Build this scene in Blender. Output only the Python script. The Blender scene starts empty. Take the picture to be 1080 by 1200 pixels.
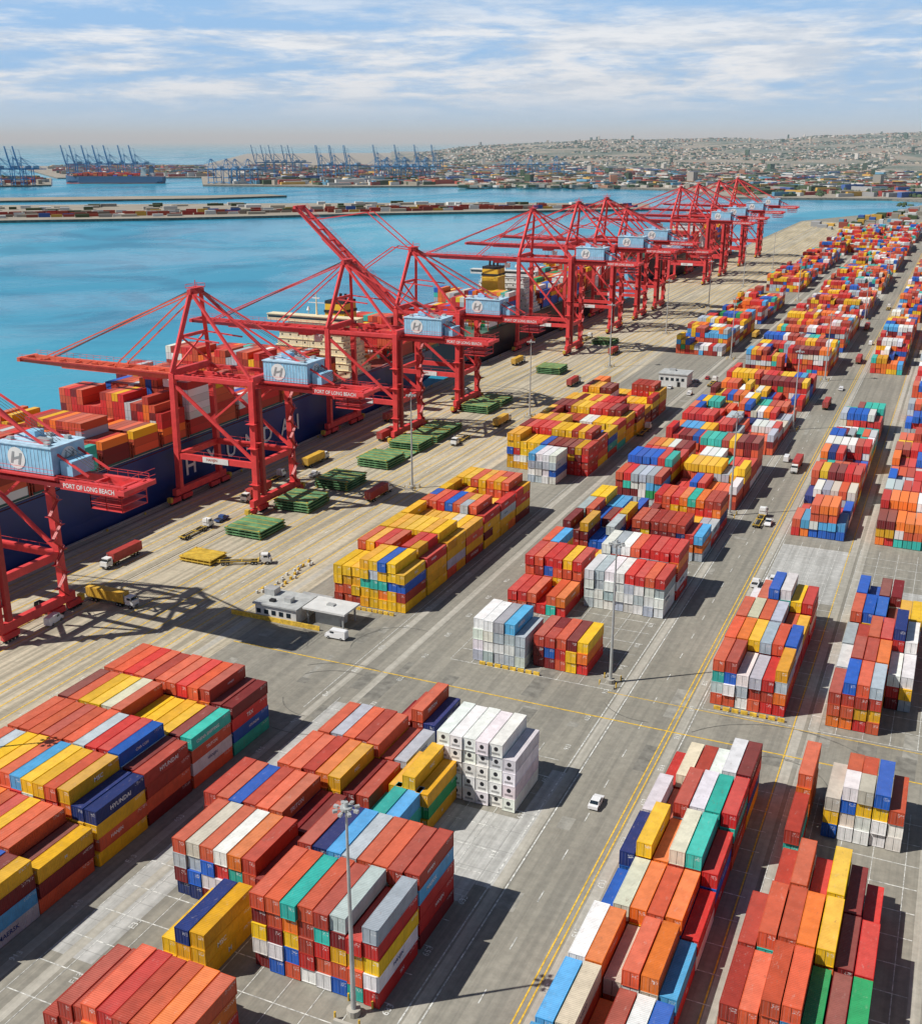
import bpy, math, random
import numpy as np
from mathutils import Vector, Matrix
rng=np.random.default_rng(7); random.seed(7)
sc=bpy.context.scene
R=math.radians

# ------------------------------------------------------------------ node helper
class NT:
    def __init__(s,tree): s.t=tree; s.n=tree.nodes; s.l=tree.links
    def node(s,typ,**kw):
        n=s.n.new(typ)
        for k,v in kw.items(): setattr(n,k,v)
        return n
    def put(s,sock,v):
        if isinstance(v,bpy.types.NodeSocket): s.l.new(v,sock)
        elif v is not None: sock.default_value=v
    def m(s,op,a,b=None,c=None,clamp=False):
        n=s.node('ShaderNodeMath',operation=op,use_clamp=clamp)
        s.put(n.inputs[0],a)
        if b is not None: s.put(n.inputs[1],b)
        if c is not None: s.put(n.inputs[2],c)
        return n.outputs[0]
    def mix(s,f,a,b,mode='MIX'):
        n=s.node('ShaderNodeMix',data_type='RGBA',blend_type=mode)
        s.put(n.inputs[0],f)
        s.put(n.inputs[6],a if isinstance(a,bpy.types.NodeSocket) else (*a[:3],1))
        s.put(n.inputs[7],b if isinstance(b,bpy.types.NodeSocket) else (*b[:3],1))
        return n.outputs[2]
    def noise(s,vec,scale,detail=4,rough=.55,dist=0):
        n=s.node('ShaderNodeTexNoise'); s.put(n.inputs['Vector'],vec)
        n.inputs['Scale'].default_value=scale; n.inputs['Detail'].default_value=detail
        n.inputs['Roughness'].default_value=rough; n.inputs['Distortion'].default_value=dist
        return n.outputs['Fac']
    def ramp(s,v,lo,hi,a=0.,b=1.):
        n=s.node('ShaderNodeMapRange'); n.interpolation_type='SMOOTHSTEP'
        s.put(n.inputs[0],v); n.inputs[1].default_value=lo; n.inputs[2].default_value=hi
        n.inputs[3].default_value=a; n.inputs[4].default_value=b
        return n.outputs[0]
    def scale(s,vec,x,y,z):
        n=s.node('ShaderNodeVectorMath',operation='MULTIPLY'); s.put(n.inputs[0],vec); n.inputs[1].default_value=(x,y,z)
        return n.outputs[0]
    def pos(s): return s.node('ShaderNodeNewGeometry').outputs['Position']
    def sep(s,v):
        n=s.node('ShaderNodeSeparateXYZ'); s.put(n.inputs[0],v); return n.outputs
    def bump(s,h,dist,strength=1):
        n=s.node('ShaderNodeBump'); s.put(n.inputs['Height'],h); n.inputs['Distance'].default_value=dist
        n.inputs['Strength'].default_value=strength; return n.outputs[0]

def newmat(name):
    m=bpy.data.materials.new(name); m.use_nodes=True
    t=NT(m.node_tree); b=m.node_tree.nodes['Principled BSDF']
    return m,t,b
def paint(name,col,rough=.5,var=.18,nscale=.5,metal=0,rust=0.):
    m,t,b=newmat(name)
    p=t.pos(); n=t.noise(p,nscale,3,.6)
    k=t.ramp(n,.25,.75,1-var,1+var*.6)
    mm=t.node('ShaderNodeVectorMath',operation='SCALE'); mm.inputs[0].default_value=col[:3]; t.put(mm.inputs['Scale'],k)
    out=mm.outputs[0]
    if rust:
        r=t.ramp(t.noise(p,nscale*2.3,4,.7),.60,.72,0,rust); out=t.mix(r,out,(.12,.05,.03))
    t.put(b.inputs['Base Color'],out); b.inputs['Roughness'].default_value=rough; b.inputs['Metallic'].default_value=metal
    return m

M={}
def pm(n,*a,**k): M[n]=paint(n,*a,**k); return M[n]
pm('crane_red',(.70,.060,.060),.5,rust=.22,nscale=.35)
pm('crane_orange',(.76,.13,.065),.55,rust=.22,nscale=.35)
pm('crane_red_dark',(.36,.03,.03),.5)
pm('house_blue',(.30,.58,.78),.5,var=.14,rust=.12)
pm('house_roof',(.44,.64,.78),.6,var=.2,rust=.15)
pm('white_paint',(.75,.75,.73),.5,var=.08)
pm('line_white',(.62,.62,.58),.8,var=.6,nscale=1.3)
pm('line_yellow',(.72,.46,.05),.8,var=.4,nscale=1.3)
pm('steel_grey',(.36,.37,.37),.45,metal=.2)
pm('galv',(.48,.49,.48),.5,metal=.3)
pm('dark',(.02,.02,.022),.6)
pm('rubber',(.012,.012,.012),.8)
pm('glass_dark',(.015,.025,.035),.1,var=0)
pm('hull_navy',(.012,.038,.17),.4,var=.15,nscale=.08)
pm('hull_black',(.02,.022,.028),.4,nscale=.08)
pm('hull_red',(.42,.07,.035),.6,nscale=.1,rust=.3)
pm('deck_green',(.06,.15,.11),.7)
pm('deck_red',(.28,.06,.04),.7)
pm('cream',(.80,.70,.46),.5,var=.08)
pm('funnel_yellow',(.78,.46,.03),.5,var=.08)
pm('hatch_green',(.12,.27,.12),.7,var=.5,nscale=.3,rust=.7)
pm('yellow_steel',(.60,.40,.05),.6,var=.3,rust=.5)
pm('concrete',(.40,.38,.33),.85,var=.2,nscale=.3)
pm('concrete_white',(.56,.56,.53),.85,var=.25,nscale=.4)
pm('quay_wall',(.20,.18,.15),.9,var=.4,nscale=.2)
pm('bldg_white',(.62,.62,.60),.7,var=.1)
pm('roof_grey',(.42,.43,.42),.8,var=.2)
pm('orange_paint',(.75,.2,.04),.5)
pm('car_white',(.75,.75,.75),.25,var=.03)
pm('car_silver',(.4,.42,.44),.25,var=.03,metal=.4)
pm('car_red',(.4,.03,.03),.3,var=.03)
pm('car_blue',(.04,.09,.25),.3,var=.03)
pm('cont_red',(.42,.05,.04),.5,rust=.2)
pm('cont_yellow',(.68,.40,.05),.5,rust=.2)
pm('patch_dark',(.205,.196,.168),.9,var=.35,nscale=.5)
pm('patch_light',(.30,.288,.25),.9,var=.3,nscale=.5)

# ------------------------------------------------------------------ mesh builder
class MB:
    def __init__(s): s.v=[];s.f=[];s.mi=[];s.mats=[]
    def mid(s,name):
        if name not in s.mats: s.mats.append(name)
        return s.mats.index(name)
    def add(s,vs,fs,mat):
        o=len(s.v); s.v+= [tuple(x) for x in vs]; i=s.mid(mat)
        for f in fs: s.f.append([o+k for k in f]); s.mi.append(i)
    def box(s,c,d,mat,rot=0,taper=1.):
        x,y,z=d[0]/2,d[1]/2,d[2]/2; cr,sr=math.cos(rot),math.sin(rot)
        vs=[]
        for sz in(-1,1):
            k=taper if sz>0 else 1
            for a,b in((-1,-1),(1,-1),(1,1),(-1,1)):
                px,py=a*x*k,b*y*k
                vs.append((c[0]+px*cr-py*sr,c[1]+px*sr+py*cr,c[2]+sz*z))
        s.add(vs,[(0,3,2,1),(4,5,6,7),(0,1,5,4),(1,2,6,5),(2,3,7,6),(3,0,4,7)],mat)
    def beam(s,p,q,w,h,mat,w2=None):
        p=Vector(p);q=Vector(q);d=(q-p)
        if d.length<1e-6:return
        d.normalize(); up=Vector((0,0,1)) if abs(d.z)<.95 else Vector((1,0,0))
        a=d.cross(up).normalized(); b=a.cross(d).normalized()
        vs=[]
        for P,k in((p,1),(q,(w2 or w)/w)):
            for i,j in((-1,-1),(1,-1),(1,1),(-1,1)): vs.append(P+a*(i*w/2*k)+b*(j*h/2*k))
        s.add(vs,[(0,1,2,3),(4,7,6,5),(0,4,5,1),(1,5,6,2),(2,6,7,3),(3,7,4,0)],mat)
    def cyl(s,p,q,r,mat,n=8,r2=None):
        p=Vector(p);q=Vector(q);d=(q-p).normalized();up=Vector((0,0,1)) if abs(d.z)<.95 else Vector((1,0,0))
        a=d.cross(up).normalized(); b=a.cross(d).normalized(); r2=r if r2 is None else r2
        vs=[P+a*(rr*math.cos(t*2*math.pi/n))+b*(rr*math.sin(t*2*math.pi/n)) for P,rr in((p,r),(q,r2)) for t in range(n)]
        fs=[(i,(i+1)%n,n+(i+1)%n,n+i) for i in range(n)]+[tuple(range(n))[::-1],tuple(range(n,2*n))]
        s.add(vs,fs,mat)
    def rect(s,x0,y0,x1,y1,z,mat): s.add([(x0,y0,z),(x1,y0,z),(x1,y1,z),(x0,y1,z)],[(0,1,2,3)],mat)
    def poly(s,pts,z,mat): s.add([(x,y,z) for x,y in pts],[tuple(range(len(pts)))],mat)
    def text(s,t,origin,ux,uy,h,mat,maxw=None):
        vs,fs=text_geo(t); o=Vector(origin);ux=Vector(ux);uy=Vector(uy)
        k=1
        if maxw and text_w(t)*h>maxw: k=maxw/(text_w(t)*h)
        s.add([o+ux*(a*h*k)+uy*(b*h) for a,b in vs],fs,mat)
    def mesh(s,name):
        me=bpy.data.meshes.new(name); me.from_pydata(s.v,[],s.f)
        for n in s.mats: me.materials.append(M[n])
        me.polygons.foreach_set('material_index',s.mi); me.update(); return me
    def obj(s,name,loc=(0,0,0),rz=0):
        return place(name,s.mesh(name),loc,rz)
def place(name,me,loc=(0,0,0),rz=0,scale=1):
    o=bpy.data.objects.new(name,me); sc.collection.objects.link(o); o.location=loc; o.rotation_euler=(0,0,rz); o.scale=(scale,)*3; return o
_tc={}
def text_geo(t):
    if t in _tc: return _tc[t]
    c=bpy.data.curves.new('t','FONT'); c.body=t; c.resolution_u=2; c.size=1; c.offset=.015
    o=bpy.data.objects.new('t',c); sc.collection.objects.link(o)
    bpy.context.view_layer.update()
    me=bpy.data.meshes.new_from_object(o)
    vs=np.array([v.co[:2] for v in me.vertices]); 
    vs-=vs.min(0); vs/=vs[:,1].max()
    fs=[tuple(p.vertices) for p in me.polygons]
    bpy.data.objects.remove(o); bpy.data.meshes.remove(me); bpy.data.curves.remove(c)
    _tc[t]=([tuple(v) for v in vs],fs); return _tc[t]
def text_w(t): return max(v[0] for v in text_geo(t)[0])

# ------------------------------------------------------------------ containers
PAL=dict(red=(.62,.030,.026),rust=(.66,.105,.042),mar=(.20,.016,.018),brick=(.42,.048,.028),yel=(.88,.50,.016),gold=(.76,.38,.015),
 blu=(.018,.115,.50),lbl=(.09,.38,.70),teal=(.04,.48,.39),grn=(.025,.33,.11),wht=(.80,.80,.77),gry=(.45,.50,.54),nav=(.016,.035,.16),org=(.86,.19,.025),crm=(.68,.61,.48))
PN=list(PAL); PC=np.array([PAL[k] for k in PN])
def pal(**k):
    w=np.array([k.get(n,0) for n in PN],float); return w/w.sum()
P_YR=pal(yel=34,gold=15,red=13,rust=10,mar=12,brick=8,gry=3,wht=2,teal=2,blu=3,org=4)
P_RED=pal(rust=26,red=16,brick=18,mar=14,yel=10,blu=5,nav=3,lbl=3,teal=5,wht=4,gry=4,org=6)
P_MIX=pal(red=23,rust=15,brick=8,mar=6,yel=18,gold=4,blu=10,lbl=4,teal=5,grn=2,wht=9,gry=6,org=7,crm=2)
P_WRO=pal(red=20,rust=17,brick=8,mar=4,wht=13,gry=9,org=9,yel=9,gold=2,teal=6,blu=9,nav=4,crm=2,lbl=2)
P_GREY=pal(gry=60,wht=30,lbl=6,blu=3)
P_WHITE=pal(wht=1)
P_SHIP=pal(red=32,rust=26,brick=18,mar=8,org=7,blu=4,wht=5,teal=2,gry=3,yel=4)
CW,CL,CH=2.44,12.19,2.59
PX,PY,PZ=2.62,12.9,2.60

def detail_template():
    V=[];F=[];UV=[];K=[]
    def side(o,u,v,n,kind,ins):
        o,u,v,n=map(np.array,(o,u,v,n)); lu=np.linalg.norm(u); lv=np.linalg.norm(v)
        iu,iv=ins/lu,ins/lv; b=len(V)
        def P(a,c,d): return o+u*a+v*c-n*d
        for a,c in((0,0),(1,0),(1,1),(0,1)): V.append(P(a,c,0))
        inn=((iu,iv),(1-iu,iv),(1-iu,1-iv),(iu,1-iv))
        for a,c in inn: V.append(P(a,c,0))
        for a,c in inn: V.append(P(a,c,.05 if kind!=1 else .02))
        for i in range(4):
            j=(i+1)%4
            F.append((b+i,b+j,b+4+j,b+4+i)); UV.extend([(3,3)]*4); K.append(3)
            F.append((b+4+i,b+4+j,b+8+j,b+8+i)); UV.extend([(3,3)]*4); K.append(3)
        F.append((b+8,b+9,b+10,b+11)); UV.extend([(0,0),(1,0),(1,1),(0,1)]); K.append(kind)
    w,l,h=CW,CL,CH
    side((w,0,0),(0,l,0),(0,0,h),(1.,0,0),0,.14)
    side((0,l,0),(0,-l,0),(0,0,h),(-1.,0,0),0,.14)
    side((0,0,0),(w,0,0),(0,0,h),(0,-1.,0),2,.12)
    side((w,l,0),(-w,0,0),(0,0,h),(0,1.,0),2,.12)
    side((w,0,h),(0,l,0),(-w,0,0),(0,0,1.),1,.09)
    return np.array(V),np.array(F),np.array(UV,float),np.array(K,float)
def simple_template():
    w,l,h=CW,CL,CH
    V=[(w,0,0),(w,l,0),(w,l,h),(w,0,h),(0,l,0),(0,0,0),(0,0,h),(0,l,h)]
    F=[(0,1,2,3),(4,5,6,7),(5,0,3,6),(1,4,7,2),(3,2,7,6)]
    return np.array(V,float),np.array(F),np.array([(0,0),(1,0),(1,1),(0,1)]*5,float),np.array([0,0,2,2,1],float)
TD=detail_template(); TS=simple_template()

def container_mesh(name,C,detail,extra=None):
    """C rows: x,y,z,lenscale,colidx,reefer"""
    V,F,UV,K=TD if detail else TS
    C=np.array(C,float); n=len(C); nv=len(V); nf=len(F)
    vv=V[None]*np.stack([np.ones(n),C[:,3],np.ones(n)],1)[:,None,:]+C[:,None,:3]
    ff=F[None]+(np.arange(n)*nv)[:,None,None]
    vv=vv.reshape(-1,3); ff=ff.reshape(-1,4)
    base=PC[C[:,4].astype(int)]*(rng.uniform(.78,1.10,(n,1)))*(1+rng.normal(0,.035,(n,3)))
    kk=np.tile(K,(n,1))
    col=np.repeat(base[:,None,:],nf,1)
    top=(K==1)
    fade=rng.uniform(.0,.24,(n,1,1)); fc=np.array([.66,.40,.31])
    neutral=np.isin(C[:,4].astype(int),[PN.index(k) for k in('wht','gry','crm','blu','lbl','teal','grn','nav')])
    fade[neutral]*=.25
    col[:,top]=col[:,top]*(1-fade)+fc*fade
    ree=(C[:,5]>0); 
    kk[np.ix_(ree,K==2)]=4
    me=bpy.data.meshes.new(name)
    me.vertices.add(len(vv)); me.vertices.foreach_set('co',vv.ravel())
    me.loops.add(ff.size); me.loops.foreach_set('vertex_index',ff.ravel())
    me.polygons.add(len(ff)); me.polygons.foreach_set('loop_start',np.arange(len(ff))*4)
    me.update(calc_edges=True); me.polygons.foreach_set('use_smooth',np.zeros(len(ff),bool))
    uv=me.uv_layers.new(name='UVMap'); uv.data.foreach_set('uv',np.tile(UV,(n,1)).ravel())
    a=me.attributes.new('Col','FLOAT_COLOR','FACE'); c4=np.ones((n*nf,4)); c4[:,:3]=np.clip(col.reshape(-1,3),0,.88)
    a.data.foreach_set('color',c4.ravel())
    a=me.attributes.new('kind','FLOAT','FACE'); a.data.foreach_set('value',kk.ravel())
    me.materials.append(M['container' if detail else 'container_far'])
    return me

# container material
def container_mat(full):
    m,t,b=newmat('container_paint')
    ac=t.node('ShaderNodeAttribute',attribute_name='Col').outputs['Color']
    ak=t.node('ShaderNodeAttribute',attribute_name='kind').outputs['Fac']
    uv=t.node('ShaderNodeUVMap').outputs[0]; u,v,_=t.sep(uv)
    p=t.pos()
    is_top=t.m('COMPARE',ak,1.,.2); is_side=t.m('COMPARE',ak,0.,.2); is_end=t.m('COMPARE',ak,2.,.2); is_ree=t.m('COMPARE',ak,4.,.2)
    col=ac
    if full:
        d1=t.ramp(t.noise(p,.5,4,.65),.3,.7,.84,1.06)
        sm=t.node('ShaderNodeVectorMath',operation='SCALE'); t.put(sm.inputs[0],ac); t.put(sm.inputs['Scale'],d1); col=sm.outputs[0]
        rn=t.noise(t.scale(p,1.4,.5,1),1.3,6,.75)
        rust=t.ramp(rn,.58,.72,0,.5)
        col=t.mix(t.m('MULTIPLY',rust,t.m('ADD',is_top,.2,clamp=True)),col,(.22,.12,.08))
        lite=t.ramp(rn,.42,.30,0,.24)
        col=t.mix(t.m('MULTIPLY',lite,is_top),col,(.62,.52,.46))
        st=t.ramp(t.noise(t.scale(p,2.5,2.5,.12),1.2,3,.6),.54,.75,0,.25)
        col=t.mix(t.m('MULTIPLY',st,t.m('ADD',is_side,is_end)),col,(.10,.07,.06))
    fr=t.m('ABSOLUTE',t.m('SUBTRACT',t.m('FRACT',t.m('MULTIPLY',u,4.)),.5))
    rod=t.m('MULTIPLY',t.m('LESS_THAN',fr,.05),is_end)
    col=t.mix(t.m('MULTIPLY',rod,.25),col,(.45,.45,.45))
    seam=t.m('MULTIPLY',t.m('LESS_THAN',t.m('ABSOLUTE',t.m('SUBTRACT',u,.5)),.018),is_end)
    col=t.mix(seam,col,(.02,.02,.02))
    if full:
        lab=t.m('MULTIPLY',t.m('GREATER_THAN',v,.62),t.m('MULTIPLY',t.m('GREATER_THAN',u,.56),t.m('LESS_THAN',v,.9)))
        ln=t.noise(t.scale(p,1,1,2.2),4,1,.5)
        lab=t.m('MULTIPLY',lab,t.m('MULTIPLY',is_end,t.m('GREATER_THAN',ln,.56)))
        mk=t.m('MULTIPLY',is_side,t.m('MULTIPLY',t.m('GREATER_THAN',v,.72),t.m('GREATER_THAN',u,.80)))
        mk=t.m('MULTIPLY',mk,t.m('GREATER_THAN',ln,.57))
        col=t.mix(t.m('MULTIPLY',t.m('ADD',lab,mk),.7),col,(.7,.7,.68))
        du=t.m('SUBTRACT',u,.5); dv=t.m('SUBTRACT',v,.62)
        rr=t.m('SQRT',t.m('ADD',t.m('MULTIPLY',du,du),t.m('MULTIPLY',dv,dv)))
        ring=t.m('LESS_THAN',rr,.19)
        hole=t.m('MULTIPLY',t.m('LESS_THAN',t.m('ABSOLUTE',t.m('SUBTRACT',v,.22)),.09),t.m('LESS_THAN',t.m('ABSOLUTE',du),.36))
        col=t.mix(t.m('MULTIPLY',is_ree,t.m('MAXIMUM',ring,t.m('MULTIPLY',hole,.6))),col,(.03,.03,.035))
    else:
        e=t.m('GREATER_THAN',t.m('MAXIMUM',t.m('ABSOLUTE',t.m('SUBTRACT',u,.5)),t.m('ABSOLUTE',t.m('SUBTRACT',v,.5))),.47)
        col=t.mix(t.m('MULTIPLY',e,.35),col,(.05,.03,.03))
    t.put(b.inputs['Base Color'],col); b.inputs['Roughness'].default_value=.55; b.inputs['Specular IOR Level'].default_value=.35
    if full:
        rib=t.m('SINE',t.m('MULTIPLY',u,2*math.pi*36))
        rib=t.m('MULTIPLY',rib,t.m('ADD',t.m('MULTIPLY',is_top,.55),is_side))
        hh=t.m('ADD',t.m('MULTIPLY',rib,.5),t.m('MULTIPLY',rod,1.5))
        t.put(b.inputs['Normal'],t.bump(hh,.055,.9))
    return m
M['container']=container_mat(True); M['container_far']=container_mat(False)

LT={'red':['HYUNDAI','HANJIN','TEX'],'rust':['HANJIN','TRITON','K LINE'],'mar':['HYUNDAI','FLORENS','CAI'],'brick':['HYUNDAI','HANJIN'],
 'yel':['MSC','MSC'],'gold':['MSC','M'],'blu':['HYUNDAI','CMA CGM'],'nav':['HYUNDAI','HANJIN'],'lbl':['MAERSK'],'teal':['CHINA SHIPPING','UASC'],
 'grn':['EVERGREEN'],'wht':['HANJIN','SHIPPING'],'gry':['MAERSK'],'org':['HYUNDAI','HAPAG'],'crm':['COSCO']}
def stack(x0,nx,y0,heights,P,detail=None,right_drop=0,persist=.45,reefer=False,z0=0,half=.0,name='container_stack',gap=0,same_h=.65,force=None,pitch=PY):
    if detail is None: detail=y0<330
    C=[];tx=MB()
    nb=len(heights)
    hs=np.zeros((nx,nb),int)
    for j,h in enumerate(heights):
        if isinstance(h,(list,tuple)): hs[:,j]=(list(h)+[0]*nx)[:nx]; continue
        if h<=0: continue
        cur=h
        for i in range(nx):
            if rng.random()>same_h: cur=max(1,h-int(rng.choice([0,0,1,1,2])))
            hs[i,j]=cur
            if i>=nx-right_drop: hs[i,j]=max(1,h-1)
    for j in range(nb):
        bx=rng.normal(0,.12)
        for k in range(8):
            last=None
            for i in range(nx):
                if hs[i,j]<=k: last=None; continue
                if last is None or rng.random()>persist: last=int(rng.choice(len(PN),p=P))
                ci=last
                if force and (i,j,k) in force: ci=PN.index(force[(i,j,k)])
                if force and ('t',j) in force and k>=hs[i,j]-1:
                    seq=force[('t',j)]; ci=PN.index(seq[i%len(seq)])
                x=x0+bx+i*PX+rng.normal(0,.035); y=y0+j*pitch+rng.normal(0,.16); z=z0+k*PZ+.12
                two=rng.random()<half
                if two:
                    C.append((x,y,z,.495,ci,reefer)); C.append((x,y+CL*.505,z,.495,int(rng.choice(len(PN),p=P)),reefer))
                else:
                    C.append((x,y,z,1,ci,reefer))
                    nxt=hs[i+1,j] if i+1<nx else 0
                    if detail and k>=nxt and rng.random()<.45 and not reefer:
                        w=random.choice(LT[PN[ci]]); h=random.choice([.55,.7,.85]); 
                        wd=text_w(w)*h
                        if wd>7: h*=7/wd; wd=7
                        s0=y+ (CL-wd)*random.choice([.5,.3,.6])
                        tx.text(w,(x+CW-.022,s0,z+.9),(0,1,0),(0,0,1),h,'white_paint' if PN[ci] not in('wht','gry','crm') else 'hull_navy')
    if not C: return
    me=container_mesh(name,C,detail); o=place(name,me)
    if tx.v:
        ch=tx.obj('lettering'); ch.parent=o
    return o

# ---- foreground left
h=[4,5,4,5,5,5,5]
T={('t',6):['rust','rust','red','rust','brick','rust','rust','red','rust','brick','mar','mar'],
   ('t',5):['mar','rust','yel','yel','crm','rust','yel','yel','gold','yel','mar','teal'],
   ('t',4):['rust','rust','rust','brick','rust','rust','gry','red','red','blu','mar','brick'],
   ('t',3):['rust','gry','yel','yel','rust','lbl','yel','yel','rust','gold','nav','nav'],
   ('t',2):['rust','red','rust','rust','org','rust','red','yel','rust','rust','mar','gold'],
   ('t',1):['rust','red','rust','teal','blu','lbl','teal','rust','red','blu','mar','yel'],
   ('t',0):['gold','yel','yel','gold','yel','rust','yel','yel','yel','yel','gold','yel']}
stack(-150,12,157.4-12.9*6,h,P_RED,True,2,.5,force=T,same_h=.96)
# ---- centre foreground
stack(-82,8,109.5,[[5,5,5,5,5,5,4,5],[5]*8],P_MIX,True,0,.2,force={('t',0):['rust','rust','teal','rust','brick','gry','red','gry'],('t',1):['brick','nav','lbl','gry','rust','rust','brick','brick']})
stack(-82,3,139.0,[[2,3,3]],pal(teal=2,lbl=1),True,force={('t',0):['teal','teal','lbl']})
stack(-103,7,118.4,[4],P_RED,True,1,.3,same_h=.95,force={('t',0):['rust','crm','rust','wht','org','brick','mar']})
stack(-106,8,131.3,[[4,4,4,4,4,4,3,3]],P_RED,True,force={('t',0):['brick','rust','blu','brick','rust','rust','mar','mar']})
stack(-94,3,104.0,[[2,3,3]],pal(gold=2,yel=1),True,force={(1,0,2):'nav',(2,0,2):'gold'})
stack(-100,7,144.2,[[4,4,4,4,4,3,3]],pal(rust=3,brick=2,org=1,mar=1,gold=1),True,force={('t',0):['rust','rust','brick','org','gold','mar','brick']})
stack(-99,7,157.1,[[4,4,4,4,4,3,3]],P_RED,True,force={('t',0):['rust','gry','rust','brick','rust','brick','gry']})
stack(-92,4,171.5,[[2,3,4,3]],P_RED,True,force={(2,0,3):'rust',(3,0,2):'nav',(3,0,1):'nav'})
stack(-80.5,3,149.5,[[3,4,3]],pal(yel=3,gold=2),True,force={(1,0,1):'grn',(1,0,0):'red',(2,0,1):'grn'})
stack(-77,6,161.5,[[5,5,5,5,5,4]],P_WHITE,True,reefer=True)
stack(-91,6,84.5,[4],P_RED,True,same_h=.95,force={('t',0):['rust','red','brick','rust','org','rust']})
stack(-101,3,88,[[1,2,2]],pal(brick=1,rust=1),True)
# ---- row R1
stack(-140,8,233,[[4,4,4,5,5,5,5,4],5,5,5,5,5,5],P_YR,True,1,.35,same_h=.85,half=.1,force={('t',0):['yel','yel','yel','gold','yel','blu','yel','yel'],('t',1):['rust','gold','red','rust','yel','red','gold','red'],('t',2):['yel','gold','yel','yel','yel','gold','yel','gold'],('t',3):['yel','yel','gold','yel','yel','crm','yel','gold'],('t',4):['rust','rust','red','blu','rust','gry','rust','red'],('t',5):['yel','crm','yel','rust','yel','yel','rust','red'],('t',6):['yel','yel','rust','yel','org','gold','rust','red']})
stack(-132,4,355,[4],P_GREY,True)
stack(-146,12,369,[5,5,5,5,5,5,4,5,5],P_YR,True,1,.45,same_h=.8)
# ---- row R3
stack(-93,5,216,[4],P_GREY,True,force={('t',0):['wht','wht','gry','lbl','gry']})
stack(-79,5,218.5,[4],P_YR,True,1,.3,half=.3)
stack(-97,6,247,[3,4,4],P_RED,True,0,.4,force={('t',0):['red','red','rust','red','rust','org'],('t',1):['red','rust','red','red','yel','red']})
stack(-79,8,256.5,[[4]*8,[5]*8],P_WRO,True,0,.5,force={**{(i,0,k):('wht' if (i+k)%3 else 'gry') for i in range(8) for k in range(4)},('t',1):['wht','gry','wht','rust','red','red','red','red'],('t',0):['wht','gry','wht','wht','red','red','rust','red']})
stack(-97,6,291,[4,4,4],P_MIX,True,0,.4)
stack(-79,8,300,[4,3,4],P_RED,True,0,.4)
stack(-97,6,345,[4,5,4,4],P_MIX,False); stack(-79,8,352,[3,4,4,5],P_MIX,False)
stack(-97,6,412,[4,3,4,4,4],P_MIX,False); stack(-79,8,425,[4,4,3,4,4],P_WRO,False)
stack(-97,6,492,[4,4,3,4,4],P_MIX,False); stack(-79,8,505,[3,4,4,3],P_MIX,False)
# ---- row R4
stack(-38,6,96,[3,3,[3,3,2,3,3,2],[2,3,3,3,3,2],[3,4,3,4,4,3],[3,2,4,4,4,4],[2,3,3,3,4,4]],P_WRO,True,0,.15,
  force={('t',0):['lbl','wht','wht','org','wht','blu'],('t',1):['lbl','crm','org','brick','wht','blu'],('t',2):['wht','org','crm','rust','org','lbl'],('t',3):['blu','crm','org','rust','org','red'],('t',4):['nav','yel','org','crm','teal','red'],('t',5):['wht','rust','brick','wht','teal','red'],('t',6):['red','crm','brick','wht','wht','mar']})
stack(-38,6,217,[4,4,4,[3,4,5,5,4,4]],P_WRO,True,0,.3,force={('t',0):['rust','brick','wht','gry','red','gold'],('t',1):['rust','org','yel','gry','rust','blu'],('t',2):['rust','crm','rust','gry','rust','yel'],('t',3):['wht','rust','blu','wht','yel','red']})
stack(-38,6,335,[4,3,4,4,3,4,4,4,3,4,4,4],P_WRO,False,0,.3)
# ---- row R5
stack(-14,3,99,[[3,3,4]],pal(yel=4,wht=1,brick=1),True,force={('t',0):['gold','yel','brick']})
stack(-17,7,121,[[3,3,4,4,3,3,3],[3,4,4,4,4,3,3],[0,3,4,3,4,3,2]],P_WRO,True,0,.25,force={('t',0):['brick','rust','rust','rust','grn','mar','grn'],('t',1):['brick','rust','rust','org','yel','mar','red'],('t',2):['rust','brick','rust','red','yel','mar','red']})
stack(-15,2,164,[[3,0]],P_RED,True,force={('t',0):['brick','brick']})
stack(-15,2,178,[[4,0]],pal(org=1,rust=1),True)
stack(-10,5,177,[[3,4,4,4,3]],pal(wht=3,crm=2,yel=2,rust=2,blu=1),True,half=.2,force={('t',0):['crm','wht','crm','blu','rust']})
stack(-14,6,217,[[3,4,4,4,0,0],[3,4,4,4,3,3],[3,3,4,4,5,4],[4,4,4,3,4,4],4],P_WRO,True,0,.3)
stack(-14,6,336,[3,4,4,4,3,4,4,3,4],P_WRO,False)
stack(14,6,110,[3,4,0,4,3],P_MIX,True); stack(14,6,217,[4,4,3,4,4],P_MIX,True); stack(14,6,336,[4]*9,P_MIX,False)
# ---- far rows
def far_row(x0,nx,segs,P):
    for a,bb in segs:
        n=int((bb-a)/PY)
        if n<1: continue
        stack(x0,nx,a,[int(rng.choice([3,4,4,5,5])) if rng.random()>.05 else 2 for _ in range(n)],P,False,0,.4,same_h=.65)
far_row(-144,10,[(625,740),(752,868),(930,1050),(1070,1230),(1260,1400),(1430,1560)],P_MIX)
far_row(-97,7,[(580,660),(680,790),(810,930),(950,1080),(1100,1240),(1270,1420),(1450,1600)],P_MIX)
far_row(-78,8,[(592,645),(665,780),(800,920),(945,1075),(1110,1250),(1280,1430),(1450,1620)],P_WRO)
far_row(-38,6,[(610,770),(800,960),(1000,1150),(1190,1350),(1400,1560)],P_WRO)
far_row(-14,6,[(480,640),(680,860),(900,1100)],P_WRO)
far_row(-120,8,[(1300,1420),(1460,1600)],P_MIX)
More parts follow.
